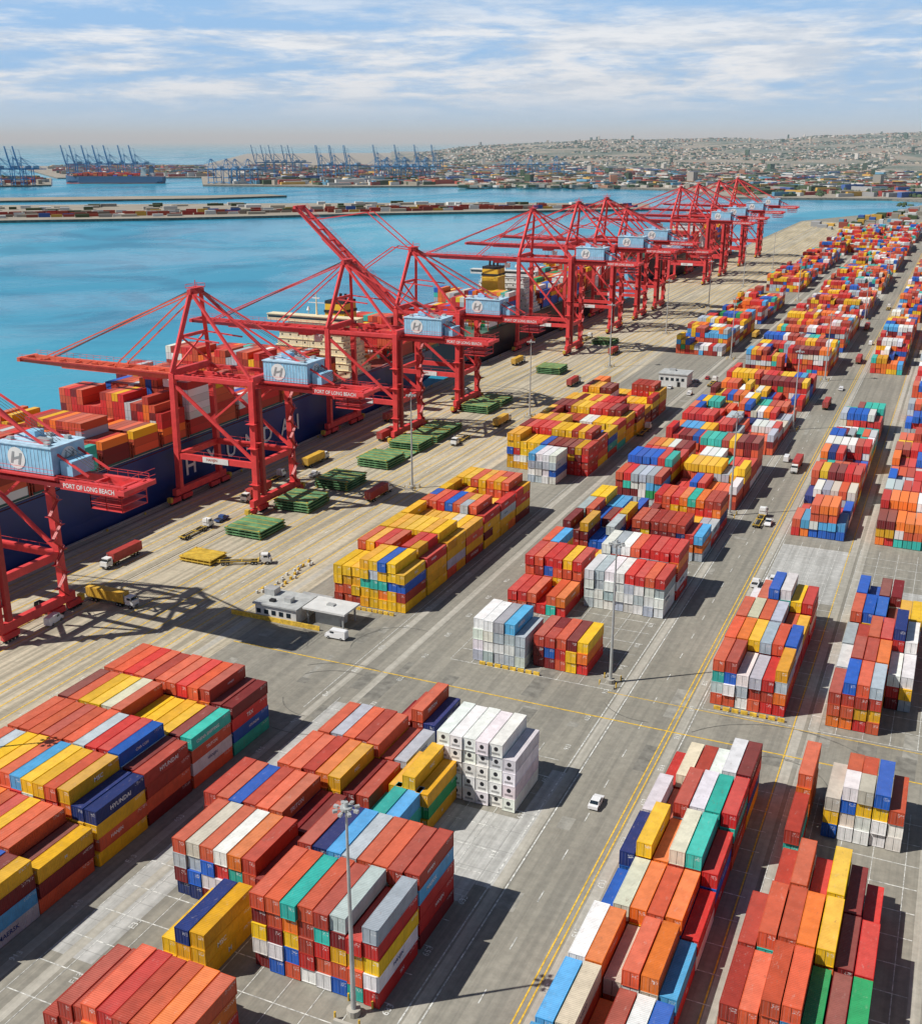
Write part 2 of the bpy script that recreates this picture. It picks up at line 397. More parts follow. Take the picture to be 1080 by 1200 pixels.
# ------------------------------------------------------------------ ground / water
def groundmat(name,c1,c2,c3,streak,rough=.9,tile=None):
    m,t,b=newmat(name); p=t.pos()
    n1=t.ramp(t.noise(p,.02,4,.6),.35,.65); n2=t.noise(p,.6,6,.72); 
    s=t.ramp(t.noise(t.scale(p,.55,.012,1),1,4,.65),.40,.62)
    c=t.mix(n1,c1,c2); c=t.mix(t.m('MULTIPLY',s,streak),c,c3)
    k=t.ramp(n2,.25,.8,.82,1.15)
    sm=t.node('ShaderNodeVectorMath',operation='SCALE'); t.put(sm.inputs[0],c); t.put(sm.inputs['Scale'],k); c=sm.outputs[0]
    sp=t.ramp(t.noise(p,.18,5,.65),.60,.74,0,.45); c=t.mix(sp,c,c3)
    if tile:
        x,y,_=t.sep(p)
        for ax,pp in((x,tile[0]),(y,tile[1])):
            f=t.m('FRACT',t.m('DIVIDE',ax,pp)); c=t.mix(t.m('MULTIPLY',t.m('LESS_THAN',f,.12/pp),.35),c,(.05,.05,.045))
    t.put(b.inputs['Base Color'],c); b.inputs['Roughness'].default_value=rough
    M[name]=m
groundmat('asphalt',(.255,.238,.195),(.305,.286,.238),(.165,.158,.135),.5)
groundmat('apron_concrete',(.46,.40,.29),(.55,.485,.36),(.25,.225,.17),.75,tile=(7.5,9.))
groundmat('pad_concrete',(.40,.395,.37),(.52,.515,.49),(.24,.238,.22),.5,tile=(6.,6.))
groundmat('rtg_strip',(.40,.375,.32),(.46,.435,.375),(.27,.255,.21),.5)
groundmat('far_land',(.29,.25,.20),(.35,.31,.25),(.22,.24,.20),.2)

def land(name,pts,mat='far_land',z=0,wall='quay_wall'):
    g=MB(); n=len(pts)
    A=sum(pts[i][0]*pts[(i+1)%n][1]-pts[(i+1)%n][0]*pts[i][1] for i in range(n))
    if A<0: pts=pts[::-1]
    g.poly(pts,z,mat)
    for i in range(n):
        a,c=pts[i],pts[(i+1)%n]
        g.add([(a[0],a[1],z-6),(c[0],c[1],z-6),(c[0],c[1],z),(a[0],a[1],z)],[(0,1,2,3)],wall)
    return g.obj(name)
land('ground',[(-234,-300),(2500,-300),(4500,4500),(1500,2700),(-156,2564),(-60,2500),(-88,2345),(-125,2094),(-234,1800)],'asphalt')
land('pier_ground',[(-1640,1103),(-1355,1311),(-1154,1466),(-936,1682),(-682,1900),(-532,2025),(-577,2194),(-892,2088),(-1275,1883),(-1683,1634),(-1993,1345)])
land('breakwater_ground',[(-1935,1659),(-1489,2010),(-1400,2190),(-1480,2230),(-1560,2120),(-2010,1780)])
land('terminal_ground',[(-2600,1950),(-2353,2478),(-2793,2946),(-3300,2637)])
land('terminal_ground',[(-2780,2960),(-2359,3240),(-3309,4550),(-4300,4300)])
land('mainland_ground',[(-1960,2640),(-1552,2700),(-1071,2980),(-665,2854),(-472,2505),(-156,2575),(1500,2710),(4500,4510),(14000,14000),(2000,20000),(-6500,9500),(-3500,4700)],z=.5)

m,t,b=newmat('water'); M['water']=m; p=t.pos()
big=t.ramp(t.noise(t.scale(p,1,1.4,1),.0055,5,.6,1.5),.44,.60)
c=t.mix(big,(.025,.27,.42),(.014,.19,.32)); c=t.mix(t.ramp(t.noise(p,.0018,3,.5),.42,.66),c,(.05,.35,.49))
t.put(b.inputs['Base Color'],c); t.put(b.inputs['Roughness'],t.ramp(t.noise(t.scale(p,1,.5,1),.004,5,.6,1.),.40,.62,.16,.32)); b.inputs['IOR'].default_value=1.33
w=t.m('ADD',t.noise(p,.12,4,.6),t.m('MULTIPLY',t.noise(p,.6,2,.6),.3))
t.put(b.inputs['Normal'],t.bump(w,1.2,.25))
g=MB(); g.rect(-120000,-20000,120000,150000,-4,'water'); g.obj('water')

# aprons & markings
g=MB(); g.rect(-233.4,-290,-150,1790,.012,'apron_concrete'); g.obj('quay_apron')
g=MB()
for x0,x1,y0,y1 in [(-80,-60,135,160),(-112,-104,100,185),(-60,-56.8,140,178),(-39,-18,283,326),(-16,8,283,300),(-95,-83,185,190)]:
    g.rect(x0,y0,x1,y1,.012,'pad_concrete')
g.obj('concrete_pavement')
g=MB()
for k in range(55):
    zone=random.choice([(-148,-60,187,214),(-56,-42,80,700),(-114.,-109.5,80,560),(-103,-99,190,560),(-56,-44,90,330),(-38,6,190,214),(-148,-118,171,231)])
    x=random.uniform(zone[0],zone[1]); y=random.uniform(zone[2],zone[3]); w_=random.uniform(1.2,4); l_=random.uniform(2,14)
    g.rect(x,y,min(x+w_,zone[1]+.5),y+l_,.004+k*.0001,random.choice(['patch_dark','patch_light']))
g.obj('asphalt_patches')
g=MB()
for x in(-154,-115.0,-108.5,-56.2,-41.0,-18.8,-16.0+.0,7,12):
    g.rect(x-.9,-100,x+.9,1650,.018,'rtg_strip')
g.obj('yard_runway')
mk=MB()
def vline(x,y0,y1,w,mat,z=.03): mk.rect(x-w/2,y0,x+w/2,y1,z,mat)
def hline(y,x0,x1,w,mat,z=.034): mk.rect(x0,y-w/2,x1,y+w/2,z,mat)
def dash(x,y0,y1,w,mat,l=3,gp=6):
    y=y0
    while y<y1: mk.rect(x-w/2,y,x+w/2,y+l,.03,mat); y+=l+gp
for x in(-226,-221.5,-217,-212.5,-208,-203.5): vline(x,-200,1780,.36,'line_yellow')
for x in(-197,-184,-181,-176.5,-172,-167.5,-163,-158): vline(x,-200,1780,.34,'line_yellow')
for x in(-230,-199.4): vline(x-.5,-200,1780,.25,'dark',.036); vline(x+.5,-200,1780,.25,'steel_grey',.036)
for x in(-169.8,): dash(x,-100,1700,.25,'line_white')
for x in(-57.6,-54.9): vline(x,-100,1650,.24,'line_white')
for x in(-43.4,-42.4): vline(x,-100,1650,.26,'line_yellow')
vline(-39.6,-100,1650,.2,'line_white'); dash(-49,-100,1650,.18,'line_white',3,9)
vline(-20,-100,1600,.24,'line_yellow'); vline(-117,180,1600,.15,'line_white')
hline(201.5,-150,60,.38,'line_yellow'); hline(213,-60,60,.22,'line_yellow')
for x0,x1,y0,y1 in [(-112,-60,85,187),(-39,-19,90,190),(-39,-19,214,330),(-17,6,90,190),(-98,-59,214,345),(-17,6,214,330)]:
    y=y0
    while y<y1: hline(y,x0,x1,.18,'line_white',.038); y+=6.45
    x=x0
    while x<x1: vline(x,y0,y1,.12,'line_white',.042); x+=5.24
for y in np.arange(70,340,12.9):
    for x in(-116,-104.5,-60.5,-41.5+.1):
        mk.text(random.choice(['913','653','E13','633','E15','E33']),(x+1.0,y,.05),(0,1,0),(-1,0,0),1.1,'line_white')
mk.text('DO NOT',(-19.4,150,.05),(1,0,0),(0,1,0),.5,'line_white')
mk.obj('painted_markings')
g=MB(); pm('stain',(.17,.163,.142),.8,var=.4,nscale=.6)
for k in range(16):
    cx,cy,r=random.choice([(-57,190),(-115,186),(-50,214),(-20,190),(-112,214),(-150,200)])+(random.uniform(9,24),)
    a0=random.uniform(0,6); pts=[(cx+r*math.cos(a0+t_*.09),cy+r*math.sin(a0+t_*.09)) for t_ in range(14)]
    if any((-104<x<-59 and not 187<y<214) or (-38<x<6 and not 189<y<215) for x,y in pts): continue
    for (x1,y1),(x2,y2) in zip(pts,pts[1:]):
        nx_,ny_=(y2-y1),-(x2-x1); l=math.hypot(nx_,ny_); nx_/=l*10; ny_/=l*10
        g.add([(x1-nx_,y1-ny_,.055+k*.0005),(x1+nx_,y1+ny_,.055+k*.0005),(x2+nx_,y2+ny_,.055+k*.0005),(x2-nx_,y2-ny_,.055+k*.0005)],[(0,1,2,3)],'stain')
if g.v: g.obj('tyre_marks')
g=MB(); g.box((-233.6,750,.15),(.8,2080,.3),'concrete')
for y in range(0,1780,18):
    g.cyl((-232.3,y,0),(-232.3,y,.7),.35,'yellow_steel',8); g.box((-234.7,y,-2),(1.2,2,2.6),'rubber')
g.obj('quay_edge')

# ------------------------------------------------------------------ cranes
def crane_mesh(name,zb,za,ang,red='crane_red',house='house_blue',lite=False,out=68,bc=None):
    g=MB(); W=11.; g0=-30.5; C=red; BC=bc or red
    for x in(0,g0):
        g.beam((x,-W-3,4),(x,W+3,4),1.6,2.2,C)
        for sy in(-1,1):
            for dy in(-3.2,3.2) if not lite else (0,):
                g.box((x,sy*W+dy,1.6),(1.3,5 if not lite else 10,1.5),C)
                for k in(-1.6,-.5,.5,1.6): g.cyl((x-.4,sy*W+dy+k*1.1,.5),(x+.4,sy*W+dy+k*1.1,.5),.45,'dark',8)
            g.beam((x,sy*W,4),(x,sy*W*.93,zb+2.5),1.6,1.9,C)
            g.box((x,sy*(W+5.6),2.2),(1.5,1.2,1.6),'yellow_steel')
        g.beam((x,-W*.97,16),(x,W*.97,16),1.4,2.0,C)
        g.beam((x,-W*.93,zb+2.6),(x,W*.93,zb+2.6),1.5,2.2,C)
    for sy in(-1,1):
        y=sy*W*.97
        g.beam((0,y,16.1),(g0,y,16.1),1.2,1.9,C)
        g.beam((-.5,y,17.5),(g0+.5,sy*W*.94,zb-1),.8,.95,C)
        g.beam((0,sy*W*.93,zb+1.5),(g0,sy*W*.93,zb+1.5),1.1,1.3,C)
        g.beam((-15,sy*W*.95,30),(-1,sy*W*.93,zb),.65,.65,C)
        g.beam((g0,sy*W*.93,zb+3),(g0+4,sy*2.6,za),1.2,1.3,C)
        g.beam((g0+4,sy*2.6,za),(-.5,sy*W*.9,zb+3),.8,.9,C)
        g.beam((g0+2,sy*6.4,(zb+za)/2),(-14,sy*6.4,(zb+za)/2-1),.45,.45,C)
        g.beam((g0+4,sy*2.8,za),(26,sy*3.4,zb+2.4),.42,.48,C)
        g.beam((36,sy*3.3,zb),(-34,sy*3.3,zb),1.2,2.1,C)
        for zz in(2.0,2.6): g.beam((36,sy*4.9,zb-.4+zz),(-34,sy*4.9,zb-.4+zz),.09,.09,C)
        g.box((1,sy*4.5,zb+.3),(70,1.0,.12),'crane_red_dark' if not lite else C)
        if not lite:
            for k in range(24): g.beam((36-3*k,sy*4.9,zb+.3),(36-3*k,sy*4.9,zb+2.2),.08,.08,C)
    g.beam((g0+1.9,-6.8,(zb+za)/2),(g0+1.9,6.8,(zb+za)/2),.9,1.0,C)
    g.beam((g0+.5,-9,zb+4),(g0+1.9,6.6,(zb+za)/2),.5,.5,C); g.beam((g0+.5,9,zb+4),(g0+1.9,-6.6,(zb+za)/2),.5,.5,C)
    g.beam((g0+4,-3.6,za),(g0+4,3.6,za),1.4,1.6,C)
    g.box((g0+4,0,za+1.2),(3.4,6,.2),C); g.beam((g0+4,0,za),(g0+4,0,za+3.5),.2,.2,C)
    if not lite:
        for sy in(-1,1):
            g.beam((g0+2.4,sy*3,za+2.3),(g0+5.6,sy*3,za+2.3),.1,.1,C)
            for xx in(g0+2.4,g0+5.6): g.beam((xx,sy*3,za+1.2),(xx,sy*3,za+2.3),.1,.1,C)
        for xx in(g0+2.4,g0+5.6): g.beam((xx,-3,za+2.3),(xx,3,za+2.3),.1,.1,C)
    for x in range(-30,37,8): g.beam((x,-3,zb+.4),(x,3,zb+.4),.7,.8,C)
    g.box((36.3,0,zb+.3),(2.2,11,1.0),C); 
    for zz in(1,2,3.4): g.beam((37.3,-5.5,zb+zz),(37.3,5.5,zb+zz),.1,.1,C)
    ca,sa=math.cos(R(ang)),math.sin(R(ang)); hx,hz=-34.,zb
    def B(d,y,z): return (hx-d*ca+z*sa,y,hz+d*sa+z*ca)
    for sy in(-1,1):
        g.beam(B(0,sy*3.3,0),B(out*.72,sy*3.3,0),1.2,2.1,BC); g.beam(B(out*.72,sy*3.3,.2),B(out,sy*3.0,.5),1.1,1.5,BC)
        for zz in(1.9,2.6): g.beam(B(0,sy*4.6,zz),B(out,sy*4.3,zz),.09,.09,BC)
        g.beam(B(0,sy*4.4,.7),B(out,sy*4.1,.9),.9,.12,'crane_red_dark' if not lite else C)
        if not lite:
            for k in range(1,23): g.beam(B(k*3,sy*4.5,.8),B(k*3,sy*4.5,2.6),.08,.08,BC)
        A=Vector((g0+4,sy*2.8,za))
        for d in(out*.38,out*.86):
            q=Vector(B(d,sy*3.3,1.5))
            if ang<5 : g.beam(A,q,.36,.42,BC)
            else:
                mid=(A+q)/2+Vector((4,0,6 if d<out*.5 else 10)); g.beam(A,mid,.38,.42,C); g.beam(mid,q,.38,.42,C)
            g.beam(q,B(d,sy*3.3,0),.6,.6,BC)
    if not lite:
        for k in range(3):
            g.cyl((g0+4,-1+k,za+1),(26,-1+k,zb+3),.07,'dark',4)
            if ang<5: g.cyl((g0+4,-1+k,za+1),B(out*.8,-1+k,2),.07,'dark',4)
    for d in np.arange(3,out+1,7.2): g.beam(B(d,-3,.3),B(d,3,.3),.6,.7,BC)
    g.beam(B(out,-4.5,.6),B(out,4.5,.6),1.4,1.4,BC)
    H=house; hc=9.5
    g.box((hc,0,zb+5.2),(16,10.6,6.2),H); g.box((hc,0,zb+8.45),(16.6,11.2,.3),'house_roof' if not lite else H)
    g.box((hc,0,zb+1.65),(18,12.4,.5),C)
    if not lite:
        g.box((hc-3,1.5,zb+9.4),(3,3,1.6),H); g.box((hc+3,-2,zb+9.1),(4,2,1.0),'steel_grey'); g.box((hc+10.3,0,zb+3.6),(3.4,7,3.4),H)
        for xx,yy in((-6,-3),(5.5,3),(0,3.2),(6,-4)): g.box((hc+xx,yy,zb+9.0),(1.2,1.2,.9),'galv')
        g.box((hc-8.06,0,zb+5),(.1,2,3),'dark')
        for zz in(1.0,1.9):
            for sy in(-1,1): g.beam((hc-9,sy*6.3,zb+1.8+zz),(hc+9,sy*6.3,zb+1.8+zz),.08,.08,C); g.beam((hc-8.2,sy*5.5,zb+8.5+zz),(hc+8.2,sy*5.5,zb+8.5+zz),.07,.07,C)
        for x in np.arange(hc-7,hc+8,1.1):
            g.box((x,-5.34,zb+5.2),(.12,.08,5.8),'house_roof')
        for (c,ux) in(((hc-2.5,-5.40,zb+5.2),Vector((1,0,0))),((hc+8.05,0,zb+5.2),Vector((0,1,0)))):
            c=Vector(c); nrm=ux.cross(Vector((0,0,1)))
            n=24; 
            vs=[c+nrm*.02+ux*(math.cos(a*2*math.pi/n)*2.6)+Vector((0,0,1))*(math.sin(a*2*math.pi/n)*2.6) for a in range(n)]
            g.add(vs,[tuple(range(n))],'white_paint')
            for o1,o2 in(((-1.5,-1.3),(-.7,1.5)),((.7,-1.5),(1.5,1.3))):
                a1=c+nrm*.08+ux*o1[0]+Vector((0,0,o1[1])); a2=c+nrm*.08+ux*o2[0]+Vector((0,0,o2[1]))
                e=ux*.34
                g.add([a1-e,a1+e,a2+e,a2-e],[(0,1,2,3)],'steel_grey')
            g.add([c+nrm*.09+ux*-1.1+Vector((0,0,-.5)),c+nrm*.09+ux*1.1+Vector((0,0,.1)),c+nrm*.09+ux*1.1+Vector((0,0,.6)),c+nrm*.09+ux*-1.1+Vector((0,0,0))],[(0,1,2,3)],'steel_grey')
        g.box((27.2,-4.98-.2,zb+.2),(16.4,.12,2.0),'crane_red'); g.text('PORT OF LONG BEACH',(20,-5.28,zb-.35),(1,0,0),(0,0,1),1.15,'white_paint',14.5)
        g.box((-15,-W*.97-.75,16.1),(10,.1,1.9),'white_paint'); g.text('HANJIN',(-18.4,-W*.97-.83,15.5),(1,0,0),(0,0,1),1.2,'hull_red')
        tx=-46 if ang<5 else -12
        g.box((tx,0,zb-1.6),(6,5.4,1.2),C); g.box((tx+3.5,2.4,zb-3.8),(2.6,2.4,2.6),'white_paint'); g.box((tx+2.15,2.4,zb-3.8),(.1,2.0,1.8),'glass_dark')
        for a in(-1,1):
            for c in(-1,1): g.cyl((tx+a*1.2,c*2.2,zb-2),(tx+a*1.0,c*3,zb-10),.06,'dark',4)
        g.box((tx,0,zb-10.3),(2.2,12,.7),'yellow_steel')
        z=5; k=0
        while z<zb-1:
            a=-1 if k%2 else 1
            g.beam((1.9,W-2+a*1.6,z),(1.9,W-2-a*1.6,z+3.2),.9,.12,'crane_red_dark'); g.box((1.9,W-2-a*2.0,z+3.2),(1.2,1.2,.1),C)
            g.beam((2.4,W-2+a*1.6,z+1),(2.4,W-2-a*1.6,z+4.2),.07,.07,C); z+=3.2;k+=1
        g.box((1.9,-W+.2,(zb+5)/2+1),(1.6,1.6,.1),C)
        g.box((1.6,-W+1.9,zb/2+3),(1.3,1.4,zb-6),'crane_red_dark')
        for zz in(10,22,30): 
            g.box((0,-W,zz),(3.2,3.2,.12),C); 
            for s1 in(-1,1): g.beam((-1.6,-W+s1*1.6,zz+1.1),(1.6,-W+s1*1.6,zz+1.1),.07,.07,C)
        for sy in(-1,1):
            for x in(-27,-20,-13,-6): g.beam((x,sy*W*.97,17.2),(x,sy*W*.97,18.3),.07,.07,C)
            g.beam((-29,sy*W*.97,18.3),(-1,sy*W*.97,18.3),.08,.08,C)
        for k in range(10):
            x=34-6*k; g.beam((x,4.0,zb-1.2),(x-3,4.0,zb-3.0),.12,.12,'dark'); g.beam((x-3,4.0,zb-3.0),(x-6,4.0,zb-1.2),.12,.12,'dark')
        for zz in(-4.6,-3.0,-1.4):
            g.box((31,0,zb+zz),(9,8.5,.15),C)
            for sy in(-1,1):
                g.beam((26.6,sy*4.2,zb+zz+1.1),(35.4,sy*4.2,zb+zz+1.1),.09,.09,C)
                for x in(26.6,31,35.4): g.beam((x,sy*4.2,zb-4.6),(x,sy*4.2,zb-1),.16,.16,C)
    return g.mesh(name)
cA=crane_mesh('gantry_crane_low',41,69,0); cO=crane_mesh('gantry_crane_faded',41,69,0,bc='crane_orange'); cR=crane_mesh('gantry_crane_raised',41,69,41); cB=crane_mesh('gantry_crane_tall',50.5,78,0)
for y,mm in[(187.5,cO),(296.5,cO),(395,cA),(455,cR),(607,cB),(689,cB),(749,cB),(800,cA),(962,cB),(1029,cB),(1120,cB),(1212,cB)]:
    place('gantry_crane',mm,(-199.4,y,.04))
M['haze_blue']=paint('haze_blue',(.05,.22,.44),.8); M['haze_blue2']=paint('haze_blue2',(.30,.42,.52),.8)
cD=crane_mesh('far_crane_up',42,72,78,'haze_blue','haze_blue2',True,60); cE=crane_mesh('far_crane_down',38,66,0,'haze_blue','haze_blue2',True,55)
def line(p,q,n,mm,rz,jit=6):
    for i in range(n):
        f=i/max(1,n-1); place('quay_crane',mm,(p[0]+(q[0]-p[0])*f+random.uniform(-jit,jit),p[1]+(q[1]-p[1])*f+random.uniform(-jit,jit),.5),rz)
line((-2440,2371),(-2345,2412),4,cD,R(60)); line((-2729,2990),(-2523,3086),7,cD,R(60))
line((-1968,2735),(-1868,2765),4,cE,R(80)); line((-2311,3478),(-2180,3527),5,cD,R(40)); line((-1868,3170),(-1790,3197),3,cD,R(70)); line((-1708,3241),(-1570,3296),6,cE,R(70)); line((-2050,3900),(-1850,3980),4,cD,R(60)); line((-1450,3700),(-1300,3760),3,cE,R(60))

# ------------------------------------------------------------------ ships
def ship(name,L,Bm,dk,hull,spos,palette,heights,sup='cream',fun='funnel_yellow',letter=None,lets=8.,bow=-1,loc=(0,0,0),rz=0,deck='deck_red'):
    """ship along local Y, centre 0; bow=-1 -> bow toward -Y. waterline z=-4"""
    g=MB(); n=26; ring=[]
    for i in range(n+1):
        f=i/n; y=(f-.5)*L
        fb=f if bow<0 else 1-f
        w=Bm/2*min(1,(max(fb,0)/.14)**.62 if fb<.14 else 1); w=max(w,.4)
        ww=w*(.55+.45*min(1,fb/.16)) if fb<.16 else w
        if fb>.93: ww=w*(1-(fb-.93)*6); 
        dz=dk+(4*(1-fb/.12) if fb<.12 else 0)
        ring.append([(-w,y,dz),(-w*.99,y,4),(-ww,y,-1.2),(-ww*.97,y,-6),(ww*.97,y,-6),(ww,y,-1.2),(w*.99,y,4),(w,y,dz)])
    for i in range(n):
        a,b=ring[i],ring[i+1]
        for j in range(7):
            mat=hull if j in(0,1,5,6) else 'hull_red'
            g.add([a[j],a[j+1],b[j+1],b[j]],[(0,1,2,3)],mat)
        g.add([a[0],b[0],b[7],a[7]],[(0,1,2,3)],deck)
    g.add(ring[0],[tuple(range(8))],hull); g.add(ring[n],[tuple(range(8))[::-1]],hull)
    for sx in(-1,1):
        g.beam((sx*(Bm/2-.3),-L*.34,dk+1.1),(sx*(Bm/2-.3),L*.48,dk+1.1),.12,.12,'white_paint')
        g.beam((sx*(Bm/2-.3),-L*.34,dk+.5),(sx*(Bm/2-.3),L*.48,dk+.5),.12,.5,hull)
    sy=spos
    for k,(w,d) in enumerate([(Bm*.92,19),(Bm*.88,18),(Bm*.82,17),(Bm*.78,16),(Bm*.74,15.5),(Bm*.70,15),(Bm*.66,14)]):
        g.box((0,sy,dk+1.5+3*k),(w,d,2.9),sup)
        g.box((0,sy,dk+3.02+3*k),(w+.6,d+.6,.12),sup)
        for sgn in(-1,1):
            for x in np.arange(-w/2+1.5,w/2-1,4.2): g.box((x,sy+sgn*(d/2+.03),dk+1.8+3*k),(.6,.08,.7),'glass_dark')
            for yy in np.arange(-d/2+1.5,d/2-1,3.4): g.box((sgn*(w/2+.03),sy+yy,dk+1.8+3*k),(.08,.6,.7),'glass_dark')
            g.beam((-w/2-.3,sy+sgn*(d/2+.3),dk+4.1+3*k),(w/2+.3,sy+sgn*(d/2+.3),dk+4.1+3*k),.08,.08,'white_paint')
    zt=dk+22.5
    g.box((0,sy-3,zt+1.2),(Bm*1.02,5,2.6),sup); g.box((0,sy-3,zt+1.5),(Bm*1.0,5.12,.8),'glass_dark'); g.box((0,sy-3,zt+2.6),(Bm*1.03,5.6,.25),sup)
    g.cyl((0,sy-1,zt+2.6),(0,sy-1,zt+12),.5,sup,8,.2); g.beam((-4,sy-1,zt+8),(4,sy-1,zt+8),.3,.3,'white_paint'); g.beam((-1.8,sy-1,zt+10),(1.8,sy-1,zt+10),.7,.4,'white_paint')
    for sgn in(-1,1): g.cyl((sgn*6,sy+2,zt+2.6),(sgn*6,sy+2,zt+4),.2,'white_paint'); g.cyl((sgn*6,sy+2,zt+4),(sgn*6,sy+2,zt+5.6),.9,'white_paint',10,.3)
    for sgn in(-1,1): g.box((sgn*Bm*.44,sy+11,dk+6),(3,8,2.4),'orange_paint',0,.7)
    fy=sy-20*bow
    g.box((0,fy,dk+5),(16,14,10),sup); g.box((0,fy,dk+19),(11,12,18),fun,0,.9); g.box((0,fy,dk+28.6),(10,10.9,1.4),'dark'); g.box((0,fy,dk+24.5),(10.75,11.75,1.2),'dark')
    for a in(-2.5,0,2.5): g.cyl((a,fy,dk+29),(a,fy+.6,dk+32),.7,'dark',8)
    C=[]; nx=int((Bm-1)//2.55); y0=-L*.5+L*.10
    for j,h in enumerate(heights):
        y=y0+j*14.6
        if h<0 or abs(y+6-sy)<17 or abs(y+6-fy)<13: continue
        for s in(-.9,12.6): 
            g.box((0,y+s,dk+4),(Bm-1,.35,.3),'hull_red'); 
            for x in np.linspace(-Bm/2+1,Bm/2-1,9): g.box((x,y+s,dk+2.9),(.3,.3,5.8),'hull_red')
            g.box((0,y+s,dk+6),(Bm-1,.6,.3),'hull_red')
        last=None; cur=h
        for i in range(nx):
            if rng.random()<.35: cur=max(0,h-int(rng.choice([0,0,0,1,2])))
            for k in range(cur):
                if last is None or rng.random()>.4: last=int(rng.choice(len(PN),p=palette))
                C.append((-nx*2.55/2+i*2.55,y,dk+1.6+k*PZ,1,last,0))
        g.box((0,y+6,dk+.8),(Bm-2,13,1.5),'deck_green')
    by=(-.44 if bow<0 else .44)*L
    g.cyl((0,by,dk+3),(0,by,dk+18),.5,'white_paint',8,.25); g.box((0,by,dk+5),(6,4,3),'deck_green')
    if letter:
        yy=letter_y0
        for ch in letter:
            g.text(ch,(Bm/2+.22,yy,5.4),(0,1,0),(0,0,1),lets,'white_paint'); yy+=11.9
    o=g.obj(name,loc,rz)
    if C:
        me=container_mesh('deck_containers',C,False); c=place('deck_containers',me); c.parent=o
    return o
letter_y0=297-315
ship('container_ship',360,45,17,'hull_navy',425-315,P_SHIP,[4,5,5,6,5,4,5,3,6,7,7,5,8,7,6,5,4,4,7,6,5,6,5],letter='HYUNDAI',lets=6.2,loc=(-258.5,315,0))
ship('container_ship',300,42,15,'hull_black',645-690,P_MIX,[6,7,6,7,7,6,5,6,5,6,5,6,6,5,6,5,5,5],sup='bldg_white',loc=(-257,690,0),deck='deck_green',bow=1)
ship('container_ship',300,42,16,'hull_black',30,P_SHIP,[5,6,5,6,6,5,5,6,4,3,5,6,6,5,6,5,5,5],sup='bldg_white',fun='bldg_white',loc=(-257,1100,0))
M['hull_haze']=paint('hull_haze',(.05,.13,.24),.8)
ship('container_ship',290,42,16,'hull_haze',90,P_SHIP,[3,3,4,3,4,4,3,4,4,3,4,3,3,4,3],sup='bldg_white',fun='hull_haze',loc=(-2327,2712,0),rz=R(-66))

# ------------------------------------------------------------------ yard furniture
def mast_mesh():
    g=MB(); H=33.5
    g.cyl((0,0,.9),(0,0,H),.38,'galv',12,.15); g.cyl((0,0,0),(0,0,.95),1.0,'concrete',12)
    g.cyl((0,0,H-.6),(0,0,H-.2),.8,'galv',16); g.cyl((0,0,H-.2),(0,0,H+.5),.3,'galv',8)
    for k in range(8):
        a=k*math.pi/4; c,s=math.cos(a),math.sin(a)
        g.beam((c*.3,s*.3,H-.4),(c*1.3,s*1.3,H-.4),.1,.1,'galv'); g.box((c*1.5,s*1.5,H-.55),(.6,.45,.35),'galv',a)
    for a in range(4):
        x,y=[(1.9,1.9),(-1.9,1.9),(-1.9,-1.9),(1.9,-1.9)][a]; g.cyl((x,y,0),(x,y,1.2),.16,'line_yellow',8)
    for s in(-1,1): g.box((0,s*2.7,.4),(3.2,.5,.8),'concrete'); 
    return g.mesh('light_mast')
mm=mast_mesh()
for x,y in[(-64,107.2),(-60.3,217.5),(-59,346),(-57,470),(-57,580),(-57,800),(-57,1000),(-166,331),(-166,447),(-167,571),(-166,690),(-166,815),(-166,950),(-166,1100),(-112,620),(-112,880),(-152,120)]:
    place('light_mast',mm,(x,y,.03))

def hatch(n,mat='hatch_green',lx=13,ly=14):
    g=MB(); z=.3
    for k in range(n):
        ox=random.uniform(-.3,.3)
        g.box((ox,0,z+.35),(lx,ly,.28),mat)
        for x in np.linspace(-lx/2+.4,lx/2-.4,6): g.box((ox+x,0,z+.1),(.3,ly-.1,.22),mat)
        for y in np.linspace(-ly/2+.5,ly/2-.5,5): g.box((ox,y,z+.53),(lx-.2,.16,.1),'yellow_steel' if k==n-1 and mat=='hatch_green' else mat)
        for sx in(-1,1):
            for sy in(-1,1): g.box((ox+sx*(lx/2-.6),sy*(ly/2-.6),z+.62),(.6,.5,.26),'yellow_steel')
        z+=.9
    return g
for y,n in[(271,3),(298.5,4),(324.5,4),(354,4),(366,1),(380,4),(396,3),(408,3),(450,4),(466,3),(545,4),(640,3)]:
    hatch(n).obj('hatch_cover_stack',(-190.5,y,.03),R(random.uniform(-2,2)))
hatch(2,'yellow_steel',11,8).obj('flat_rack_stack',(-190.5,244,.03))

